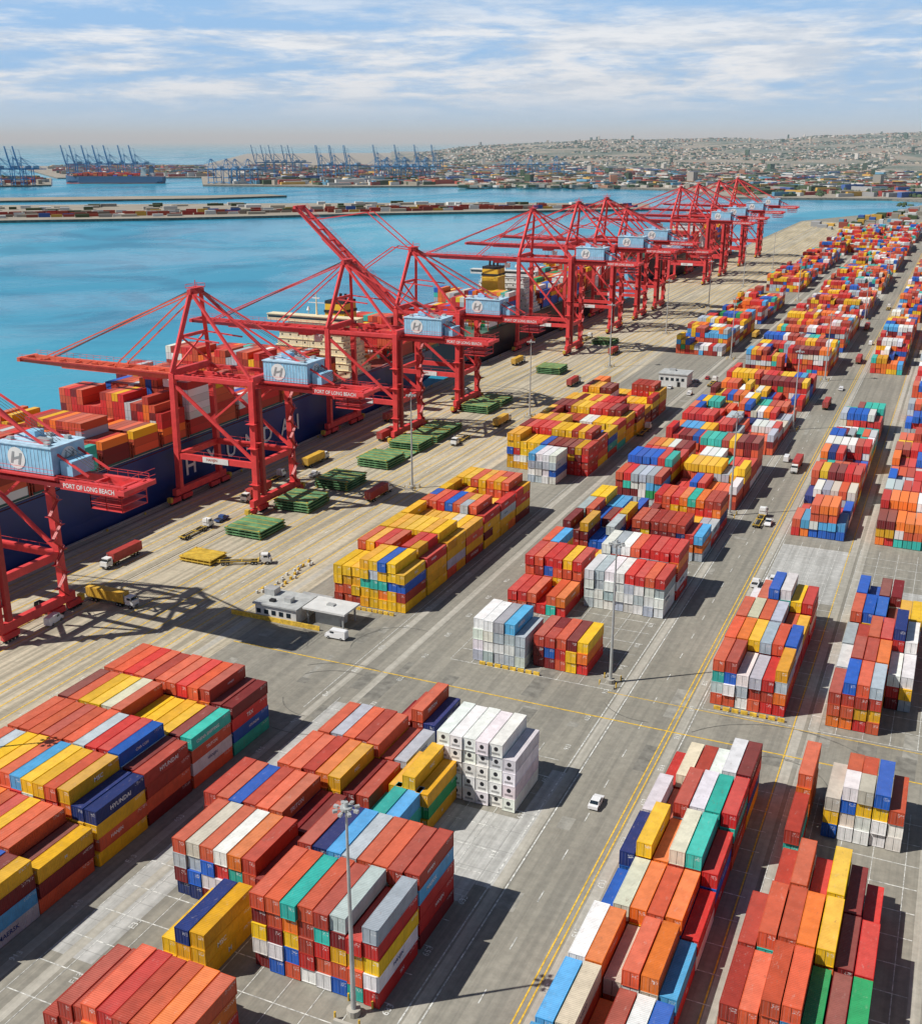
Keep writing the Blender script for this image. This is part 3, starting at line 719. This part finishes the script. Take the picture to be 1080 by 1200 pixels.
def wheels(g,pts,r=.5,w=.3):
    for x,y in pts: g.cyl((x-w/2,y,r),(x+w/2,y,r),r,'rubber',10); g.cyl((x-w/2-.02,y,r),(x+w/2+.02,y,r),r*.5,'steel_grey',8)
def truck(cab='white_paint',load=None):
    g=MB()
    g.box((0,0,.85),(.9,15,.3),'dark'); wheels(g,[(s*1.05,y) for s in(-1,1) for y in(6.3,3.0,2.0,-5.0,-6.3)],.52,.4)
    g.box((0,5.9,1.55),(2.4,2.6,1.3),cab); g.box((0,5.5,2.6),(2.3,2.1,1.0),cab,0,.92); g.box((0,6.62,2.55),(2.1,.1,.75),'glass_dark')
    for s in(-1,1): g.box((s*1.16,5.8,2.5),(.06,1.1,.6),'glass_dark'); g.box((s*1.35,6.8,2.3),(.15,.2,.6),'dark')
    g.box((0,7.25,.8),(2.4,.25,.5),'steel_grey'); g.cyl((.95,4.2,1.5),(.95,4.2,3.6),.12,'steel_grey',6)
    for y in(3.6,-1.,-7.3): g.box((0,y-.0,1.08),(2.4,.3,.2),'yellow_steel')
    for s in(-1,1): g.box((s*.9,-2,1.08),(.16,12,.22),'yellow_steel')
    if load:
        g.box((0,-2,2.55),(2.44,12.19,2.59),load)
        for s in(-1,1):
            for y in np.arange(-7.6,4,.56): g.box((s*1.235,y,2.55),(.05,.22,2.3),load)
            for y in(-8.05,4.05): g.box((s*1.2,y,2.57),(.14,.14,2.66),load)
        for x in(-.9,-.35,.35,.9): g.cyl((x,-8.15,1.35),(x,-8.15,3.75),.035,'galv',6)
    return g
TR={}
def tput(load,x,y,r=0,cab='white_paint'):
    k=(cab,load)
    if k not in TR: TR[k]=truck(cab,load).mesh('truck')
    place('container_truck' if load else 'flatbed_truck',TR[k],(x,y,.04),R(r))
for a in[('cont_red',-211,233,180),('cont_yellow',-192,208,-90),(None,-177,246,-62),('cont_red',-172,318,0),(None,-112.5,440,0),(None,-49,344,0),
  ('cont_red',-170,520,0),('cont_yellow',-215,560,0),('cont_red',-49,520,0),(None,-107,548,0),('cont_yellow',-213,345,0),('cont_red',-219,420,0),('cont_red',-46,640,0),
  (None,-206,262,0),('cont_red',-210,300,180),(None,-215,318,0),('cont_red',-206,390,0),(None,-176,395,180),('cont_yellow',-172,430,0),(None,-210,470,0),('cont_red',-176,610,0),(None,-205,650,0),
  ('cont_red',-52,760,0),(None,-46,860,0),('cont_yellow',-112,700,0),('cont_red',-47,230+180,180),('cont_red',-222,181,0)]: tput(*a)
tput(None,-205,190,0,'dark')
def car(body,kind):
    g=MB(); L=4.6 if kind=='car' else 5.6
    prof={'car':[(-2.3,.35),(-2.3,.95),(-1.6,1.0),(-1.0,1.45),(.5,1.48),(1.15,1.0),(2.15,.85),(2.3,.6),(2.3,.35)],
          'pickup':[(-2.8,.45),(-2.8,1.15),(-.6,1.15),(-.5,1.85),(.8,1.88),(1.4,1.2),(2.6,1.08),(2.8,.8),(2.8,.45)],
          'van':[(-2.8,.4),(-2.8,2.2),(-2.6,2.35),(1.4,2.35),(2.1,1.35),(2.75,1.15),(2.8,.7),(2.8,.4)]}[kind]
    W=.92 if kind=='car' else 1.0; n=len(prof)
    vs=[(-W*(1 if z<1.2 else .86),y,z) for y,z in prof]+[(W*(1 if z<1.2 else .86),y,z) for y,z in prof]
    g.add(vs,[tuple(range(n)),tuple(range(n,2*n))[::-1]]+[(i,i+n,(i+1)%n+n,(i+1)%n) for i in range(n)],body)
    wheels(g,[(s*(W-.05),y) for s in(-1,1) for y in(-L*.31,L*.31)],.36,.24)
    if kind=='car': sp=(-.95,.5,1.22,.42)
    elif kind=='pickup': sp=(-.4,.8,1.5,.5)
    else: sp=(.3,1.3,1.8,.6)
    for s in(-1,1): g.box((s*(W*.93),(sp[0]+sp[1])/2,sp[2]),(.06,sp[1]-sp[0],sp[3]*.75),'glass_dark')
    a,b=[(i,j) for i,j in zip(prof,prof[1:]) if i[1]>1.4 and j[1]<i[1]-.3][0]
    y1,z1=a[0]+.08,a[1]-.02; y2,z2=b[0]-.02,b[1]+.12
    g.add([(-W*.8,y1,z1),(W*.8,y1,z1),(W*.86,y2,z2),(-W*.86,y2,z2)],[(0,1,2,3)],'glass_dark')
    if kind=='car': g.add([(-W*.8,-1.05,1.44),(W*.8,-1.05,1.44),(W*.86,-1.62,1.06),(-W*.86,-1.62,1.06)],[(0,1,2,3)],'glass_dark')
    if kind=='pickup': g.box((0,-1.7,1.16),(1.6,1.9,.04),'dark')
    return g
CR={}
for x,y,bd,k,r in[(-48.7,170,'car_white','car',0),(-40.8+.0,289,'car_white','pickup',0),(-36,292,'car_white','van',90),(-46,342,'car_white','pickup',180),(-38.8,246,'car_white','car',0),(-197.5,192,'car_white','van',10),
    (-52,420,'car_white','van',0),(-112,520,'car_white','pickup',0),(-128,213,'car_white','van',90),(-124,530,'car_white','car',0),(-45,700,'car_white','van',0),(-205,330,'car_white','pickup',0),(-112,560,'car_red','car',0),
    (-206,275,'car_blue','pickup',0),(-160,410,'car_white','van',0),(-159,418,'car_blue','car',0),(-116,550,'car_silver','car',90),(-120,552,'car_white','car',90),(-47,560,'car_white','pickup',0)]:
    if (bd,k) not in CR: CR[(bd,k)]=car(bd,k).mesh(k)
    place({'car':'parked_car','pickup':'pickup_truck','van':'white_van'}[k],CR[(bd,k)],(x,y,.04),R(r))

# gate / service building
g=MB()
g.box((-147,220,2),(12,9,4),'bldg_white'); g.box((-147,220,4.2),(13,10,.4),'roof_grey'); g.box((-152,222,5.2),(3,3,1.6),'galv'); g.box((-145,219,5),(2,2,1.2),'galv')
g.box((-134,221,4.3),(12,8,.5),'bldg_white')
for x in(-139,-129):
    for y in(218,224): g.box((x,y,2),(.4,.4,4.1),'steel_grey')
g.box((-134,221,1.6),(7,4,3.2),'roof_grey')
for x in np.arange(-152,-141.5,2.2): g.box((x,215.46,2.2),(1.2,.08,1.2),'glass_dark')
g.box((-147,215,.6),(26,.3,1.2),'line_yellow'); g.box((-153.3,220,1.6),(.1,3,3),'steel_grey'); g.box((-143,228,1.3),(9,4,2.6),'galv')
g.box((-134,221,4.75),(2,1.4,.4),'galv'); g.box((-149,217.5,4.7),(1.4,1.2,.6),'dark')
g.obj('service_building')
g=MB(); g.box((-124,541,3),(14,12,6),'bldg_white'); g.box((-124,541,6.2),(14.8,12.8,.4),'roof_grey')
for x in np.arange(-129.5,-118,2.6): g.box((x,534.95,3.6),(1.4,.1,1.4),'glass_dark')
g.box((-121,534.9,1.2),(1.4,.14,2.4),'dark'); g.box((-126,543,6.9),(3,2,1),'galv'); g.obj('warehouse_office')
g=MB()
for k in range(26): g.box((-160+random.uniform(-2,2),228+k*1.1,.4),(.5,.8,.8),'concrete_white' if k%3 else 'line_yellow')
for k in range(10): g.box((-122-k*1.6,230.5,.4),(1.2,.4,.8),'line_yellow')
for k in range(8): g.box((-90+k*1.9,214.3,.4),(1.4,.4,.8),'line_yellow'); g.box((-36+k*1.9,215,.4),(1.4,.4,.8),'line_yellow')
g.obj('traffic_barriers')

# ------------------------------------------------------------------ distant fields
m,t,b=newmat('distant_building_paint'); M['attr']=m
t.put(b.inputs['Base Color'],t.node('ShaderNodeAttribute',attribute_name='Col').outputs['Color']); b.inputs['Roughness'].default_value=.85
def box_field(name,A,cols):
    """A: x,y,z,sx,sy,sz,rot"""
    A=np.array(A,float); n=len(A)
    V=np.array([(-.5,-.5,0),(.5,-.5,0),(.5,.5,0),(-.5,.5,0),(-.5,-.5,1),(.5,-.5,1),(.5,.5,1),(-.5,.5,1)])
    F=np.array([(4,5,6,7),(0,1,5,4),(1,2,6,5),(2,3,7,6),(3,0,4,7)])
    vv=V[None]*A[:,None,3:6]; c,s=np.cos(A[:,6])[:,None],np.sin(A[:,6])[:,None]
    x=vv[:,:,0]*c-vv[:,:,1]*s; y=vv[:,:,0]*s+vv[:,:,1]*c
    vv=np.stack([x+A[:,0:1],y+A[:,1:2],vv[:,:,2]+A[:,2:3]],2).reshape(-1,3)
    ff=(F[None]+(np.arange(n)*8)[:,None,None]).reshape(-1,4)
    me=bpy.data.meshes.new(name); me.vertices.add(len(vv)); me.vertices.foreach_set('co',vv.ravel())
    me.loops.add(ff.size); me.loops.foreach_set('vertex_index',ff.ravel()); me.polygons.add(len(ff)); me.polygons.foreach_set('loop_start',np.arange(len(ff))*4)
    me.update(calc_edges=True); me.polygons.foreach_set('use_smooth',np.zeros(len(ff),bool))
    a=me.attributes.new('Col','FLOAT_COLOR','FACE'); c4=np.ones((n,5,4)); c4[:,:,:3]=np.array(cols)[:,None,:]; a.data.foreach_set('color',c4.ravel())
    me.materials.append(M['attr']); return place(name,me)
hf,rf=(-.4067,.9135),(.9135,.4067)
def W(a,F): return a*F*rf[0]+F*hf[0], a*F*rf[1]+F*hf[1]
from mathutils import noise as mn
def ridge(a):
    xs=[-.06,0,.05,.12,.2,.28,.36,.42,.6,.9]; hs=[0,66,94,116,124,132,150,182,230,200]
    return float(np.interp(a,xs,hs))
def hz(a,F):
    f=min(1,max(0,(F-4600)/4200)); f=f*f*(3-2*f)
    if F>9500: f*=max(0,1-(F-9500)/4000)
    return 1+ridge(a)*f*(1+.22*mn.noise((a*18,F/900,0))+.14*mn.noise((a*9,F/1500,3)))
m,t,b=newmat('hill_ground'); M['hill']=m; p=t.pos()
n1=t.ramp(t.noise(p,.0025,6,.65),.42,.58); n2=t.ramp(t.noise(p,.015,5,.7),.45,.6)
c=t.mix(n1,(.27,.23,.17),(.09,.12,.085)); c=t.mix(t.m('MULTIPLY',n2,.5),c,(.30,.26,.22))
t.put(b.inputs['Base Color'],c); b.inputs['Roughness'].default_value=1
g=MB(); na,nf=110,60; vs=[];fs=[]
for j in range(nf):
    F=3700+j*(13500-3700)/(nf-1)
    for i in range(na):
        a=-.06+i*.96/(na-1); x,y=W(a,F); vs.append((x,y,hz(a,F)))
fs=[(j*na+i,j*na+i+1,(j+1)*na+i+1,(j+1)*na+i) for j in range(nf-1) for i in range(na-1)]
g.add(vs,fs,'hill'); g.obj('hills')
A=[];cl=[]
def addb(x,y,z,sx,sy,sz,rot,c,F=0):
    A.append((x,y,z-1,sx,sy,sz+1,rot)); cl.append(np.array(c)*random.uniform(.8,1.05))
for _ in range(17000):
    F=random.uniform(3000**.6,9300**.6)**(1/.6); a=random.uniform(-.04,.55)
    x,y=W(a,F)
    if F<3500 and a<.0: continue
    if mn.noise((x/420,y/420,0))<-.10 and F>4300: continue
    c=random.choice([(.60,.56,.50),(.70,.67,.62),(.52,.42,.31),(.42,.2,.12),(.5,.44,.35),(.30,.28,.25),(.05,.09,.04),(.05,.09,.04),(.07,.10,.05),(.05,.08,.04)])
    s=random.uniform(8,17)*(1 if F>4800 else 1.5); tall=random.random()<.005
    addb(x,y,hz(a,F),s,s*random.uniform(.6,1.8),random.uniform(3.5,7)+(random.uniform(12,28) if tall else 0),random.choice([0,.4,.8,1.2])+random.uniform(-.1,.1),c,F)
box_field('distant_city',A,cl)
A=[];cl=[]
def tri_fill(poly,n,fn):
    xs=[p[0] for p in poly]; ys=[p[1] for p in poly]; k=0
    def inside(x,y):
        r=False;j=len(poly)-1
        for i in range(len(poly)):
            if (poly[i][1]>y)!=(poly[j][1]>y) and x<(poly[j][0]-poly[i][0])*(y-poly[i][1])/(poly[j][1]-poly[i][1])+poly[i][0]: r=not r
            j=i
        return r
    while k<n:
        x,y=random.uniform(min(xs),max(xs)),random.uniform(min(ys),max(ys))
        if inside(x,y): fn(x,y); k+=1
CC=[(.42,.08,.05),(.36,.05,.04),(.6,.36,.07),(.05,.12,.36),(.6,.6,.58),(.5,.5,.48),(.10,.28,.42),(.35,.35,.35),(.28,.07,.05),(.06,.09,.04),(.06,.09,.04),(.3,.27,.22)]
def cont(x,y): addb(x,y,0,random.uniform(5,14),random.uniform(20,70),random.uniform(5,13),R(-40)+random.choice([0,0,1.57]),random.choice(CC))
tri_fill([(-1900,2700),(-1552,2740),(-1071,3020),(-900,4300),(-1800,5200),(-3200,4700)],1700,cont)
tri_fill([(-2560,2050),(-2390,2478),(-2793,2906),(-3200,2637)],200,cont)
tri_fill([(-2760,3010),(-2400,3280),(-3300,4450),(-4000,4200)],500,cont)
tri_fill([(-1040,3020),(-665,2900),(-450,2560),(-156,2600),(1000,2700),(1500,5200),(-900,4300)],1700,cont)
tri_fill([(-1600,1180),(-1355,1345),(-936,1720),(-620,1990),(-620,2130),(-892,2050),(-1275,1850),(-1640,1560)],130,lambda x,y: addb(x,y,0,random.uniform(6,14),random.uniform(10,30),random.uniform(3,6),R(-48),random.choice([(.6,.6,.58),(.45,.4,.32),(.08,.10,.05),(.35,.33,.3)])))
for off,(p0,p1) in enumerate([((-1600,1180),(-560,2060)),((-1615,1195),(-575,2075)),((-1560,1290),(-700,2010)),((-1500,1330),(-800,1950))]):
    L=math.hypot(p1[0]-p0[0],p1[1]-p0[1]); d=((p1[0]-p0[0])/L,(p1[1]-p0[1])/L); ang=math.atan2(d[1],d[0]); s=0
    while s<L:
        if mn.noise((s/160,off*7,0))>-.12: addb(p0[0]+d[0]*s,p0[1]+d[1]*s,1,17.,3.2,random.choice([3,5.5]),ang,random.choice([CC[0],CC[1],CC[8],CC[0],CC[1],CC[4],CC[2],CC[3],(.25,.2,.16)]))
        s+=18.5
tri_fill([(-220,1640),(-60,1640),(60,2300),(-50,2450),(-110,2080)],130,lambda x,y: addb(x,y,0,random.uniform(4,16),random.uniform(8,26),random.uniform(3,8),0,random.choice(CC)))
box_field('distant_port_buildings',A,cl)
A2=MB(); vs=[];fs=[]
M['haze_green']=paint('haze_green',(.055,.09,.04),.9,var=.4,nscale=.05)
def tree(x,y):
    for _ in range(3):
        r=random.uniform(3,7); o=len(vs); cx,cy=x+random.uniform(-6,6),y+random.uniform(-6,6); h=random.uniform(5,11)
        for k in range(6):
            aa=k*1.047; rr=r*random.uniform(.7,1.2); vs.append((cx+rr*math.cos(aa),cy+rr*math.sin(aa),h*random.uniform(.2,.5)))
        for k in range(6):
            aa=k*1.047+.5; rr=r*random.uniform(.4,.8); vs.append((cx+rr*math.cos(aa),cy+rr*math.sin(aa),h*random.uniform(.75,1)))
        for k in range(6): fs.append((o+k,o+(k+1)%6,o+6+k)); fs.append((o+(k+1)%6,o+6+(k+1)%6,o+6+k))
        fs.append(tuple(o+6+k for k in range(6)))
tri_fill([(-460,2540),(-156,2600),(1000,2740),(1300,4200),(-900,4000)],1100,tree)
tri_fill([(-150,2200),(-50,2520),(600,2600),(300,1900)],160,tree)
A2.add(vs,fs,'haze_green'); A2.obj('distant_trees')

# atmospheric haze: a real, very thin scattering layer over the outer harbour
hm=bpy.data.materials.new('marine_haze'); hm.use_nodes=True; nt=hm.node_tree
nt.nodes.remove(nt.nodes['Principled BSDF']); vsn=nt.nodes.new('ShaderNodeVolumeScatter'); vsn.inputs['Density'].default_value=7e-5
vsn.inputs['Color'].default_value=(.66,.86,1,1); vsn.inputs['Anisotropy'].default_value=-.05
nt.links.new(vsn.outputs[0],nt.nodes['Material Output'].inputs['Volume']); M['haze']=hm
g=MB(); g.box((-20000,37000,198),(140000,70000,400),'haze'); hzo=g.obj('haze')

# ------------------------------------------------------------------ world, sun, camera
S=Vector((-.68,-.50,1.)).normalized()
el=math.asin(S.z); az=math.atan2(S.x,S.y)
w=bpy.data.worlds.new('World'); sc.world=w; w.use_nodes=True
t=NT(w.node_tree); bg=w.node_tree.nodes['Background']
sky=t.node('ShaderNodeTexSky',sky_type='NISHITA'); sky.sun_disc=False; sky.sun_elevation=el; sky.sun_rotation=az
sky.air_density=1.; sky.dust_density=.3; sky.ozone_density=1.5
d=t.node('ShaderNodeTexCoord').outputs['Generated']; dx,dy,dz=t.sep(d)
sc0=10.
low=t.ramp(dz,.12,.19,1,0)
dim=t.node('ShaderNodeVectorMath',operation='SCALE'); t.put(dim.inputs[0],sky.outputs[0]); dim.inputs['Scale'].default_value=.58
c=t.mix(t.m('MULTIPLY',low,.95),dim.outputs[0],(.34*sc0,.56*sc0,.86*sc0))
n1=t.noise(t.scale(d,3.0,3.0,19),1.9,9,.64,.35)
n2=t.noise(t.scale(d,7,7,46),1.9,7,.66)
nn=t.m('ADD',t.m('MULTIPLY',n1,.72),t.m('MULTIPLY',n2,.28))
thr=t.ramp(nn,.40,.57)
band=t.m('MULTIPLY',t.ramp(dz,.008,.04),t.ramp(dz,.080,.118,1.,.45))
band=t.m('MULTIPLY',band,t.ramp(dz,.13,.3,1,.1))
cc=t.mix(t.ramp(n2,.38,.62),(.58*sc0,.66*sc0,.77*sc0),(.82*sc0,.85*sc0,.89*sc0))
c=t.mix(t.m('MULTIPLY',thr,band),c,cc)
haze=t.ramp(dz,-.01,.055,.92,0)
c=t.mix(haze,c,(.52*sc0,.70*sc0,.92*sc0))
t.put(bg.inputs['Color'],c); bg.inputs['Strength'].default_value=.1
L=bpy.data.lights.new('sun','SUN'); L.energy=5.0; L.angle=R(.5); L.color=(1,.96,.89)
o=bpy.data.objects.new('sun',L); sc.collection.objects.link(o); o.rotation_euler=S.to_track_quat('Z','Y').to_euler()
cam=bpy.data.cameras.new('camera'); co=bpy.data.objects.new('camera',cam); sc.collection.objects.link(co)
cam.sensor_fit='HORIZONTAL'; cam.sensor_width=36; cam.lens=43.33; cam.clip_start=1; cam.clip_end=300000
co.location=(0,0,115); co.rotation_euler=(R(90-18.5),0,R(24)); sc.camera=co
sc.view_settings.view_transform='Standard'; sc.view_settings.look='None'; sc.view_settings.exposure=0; sc.view_settings.gamma=1
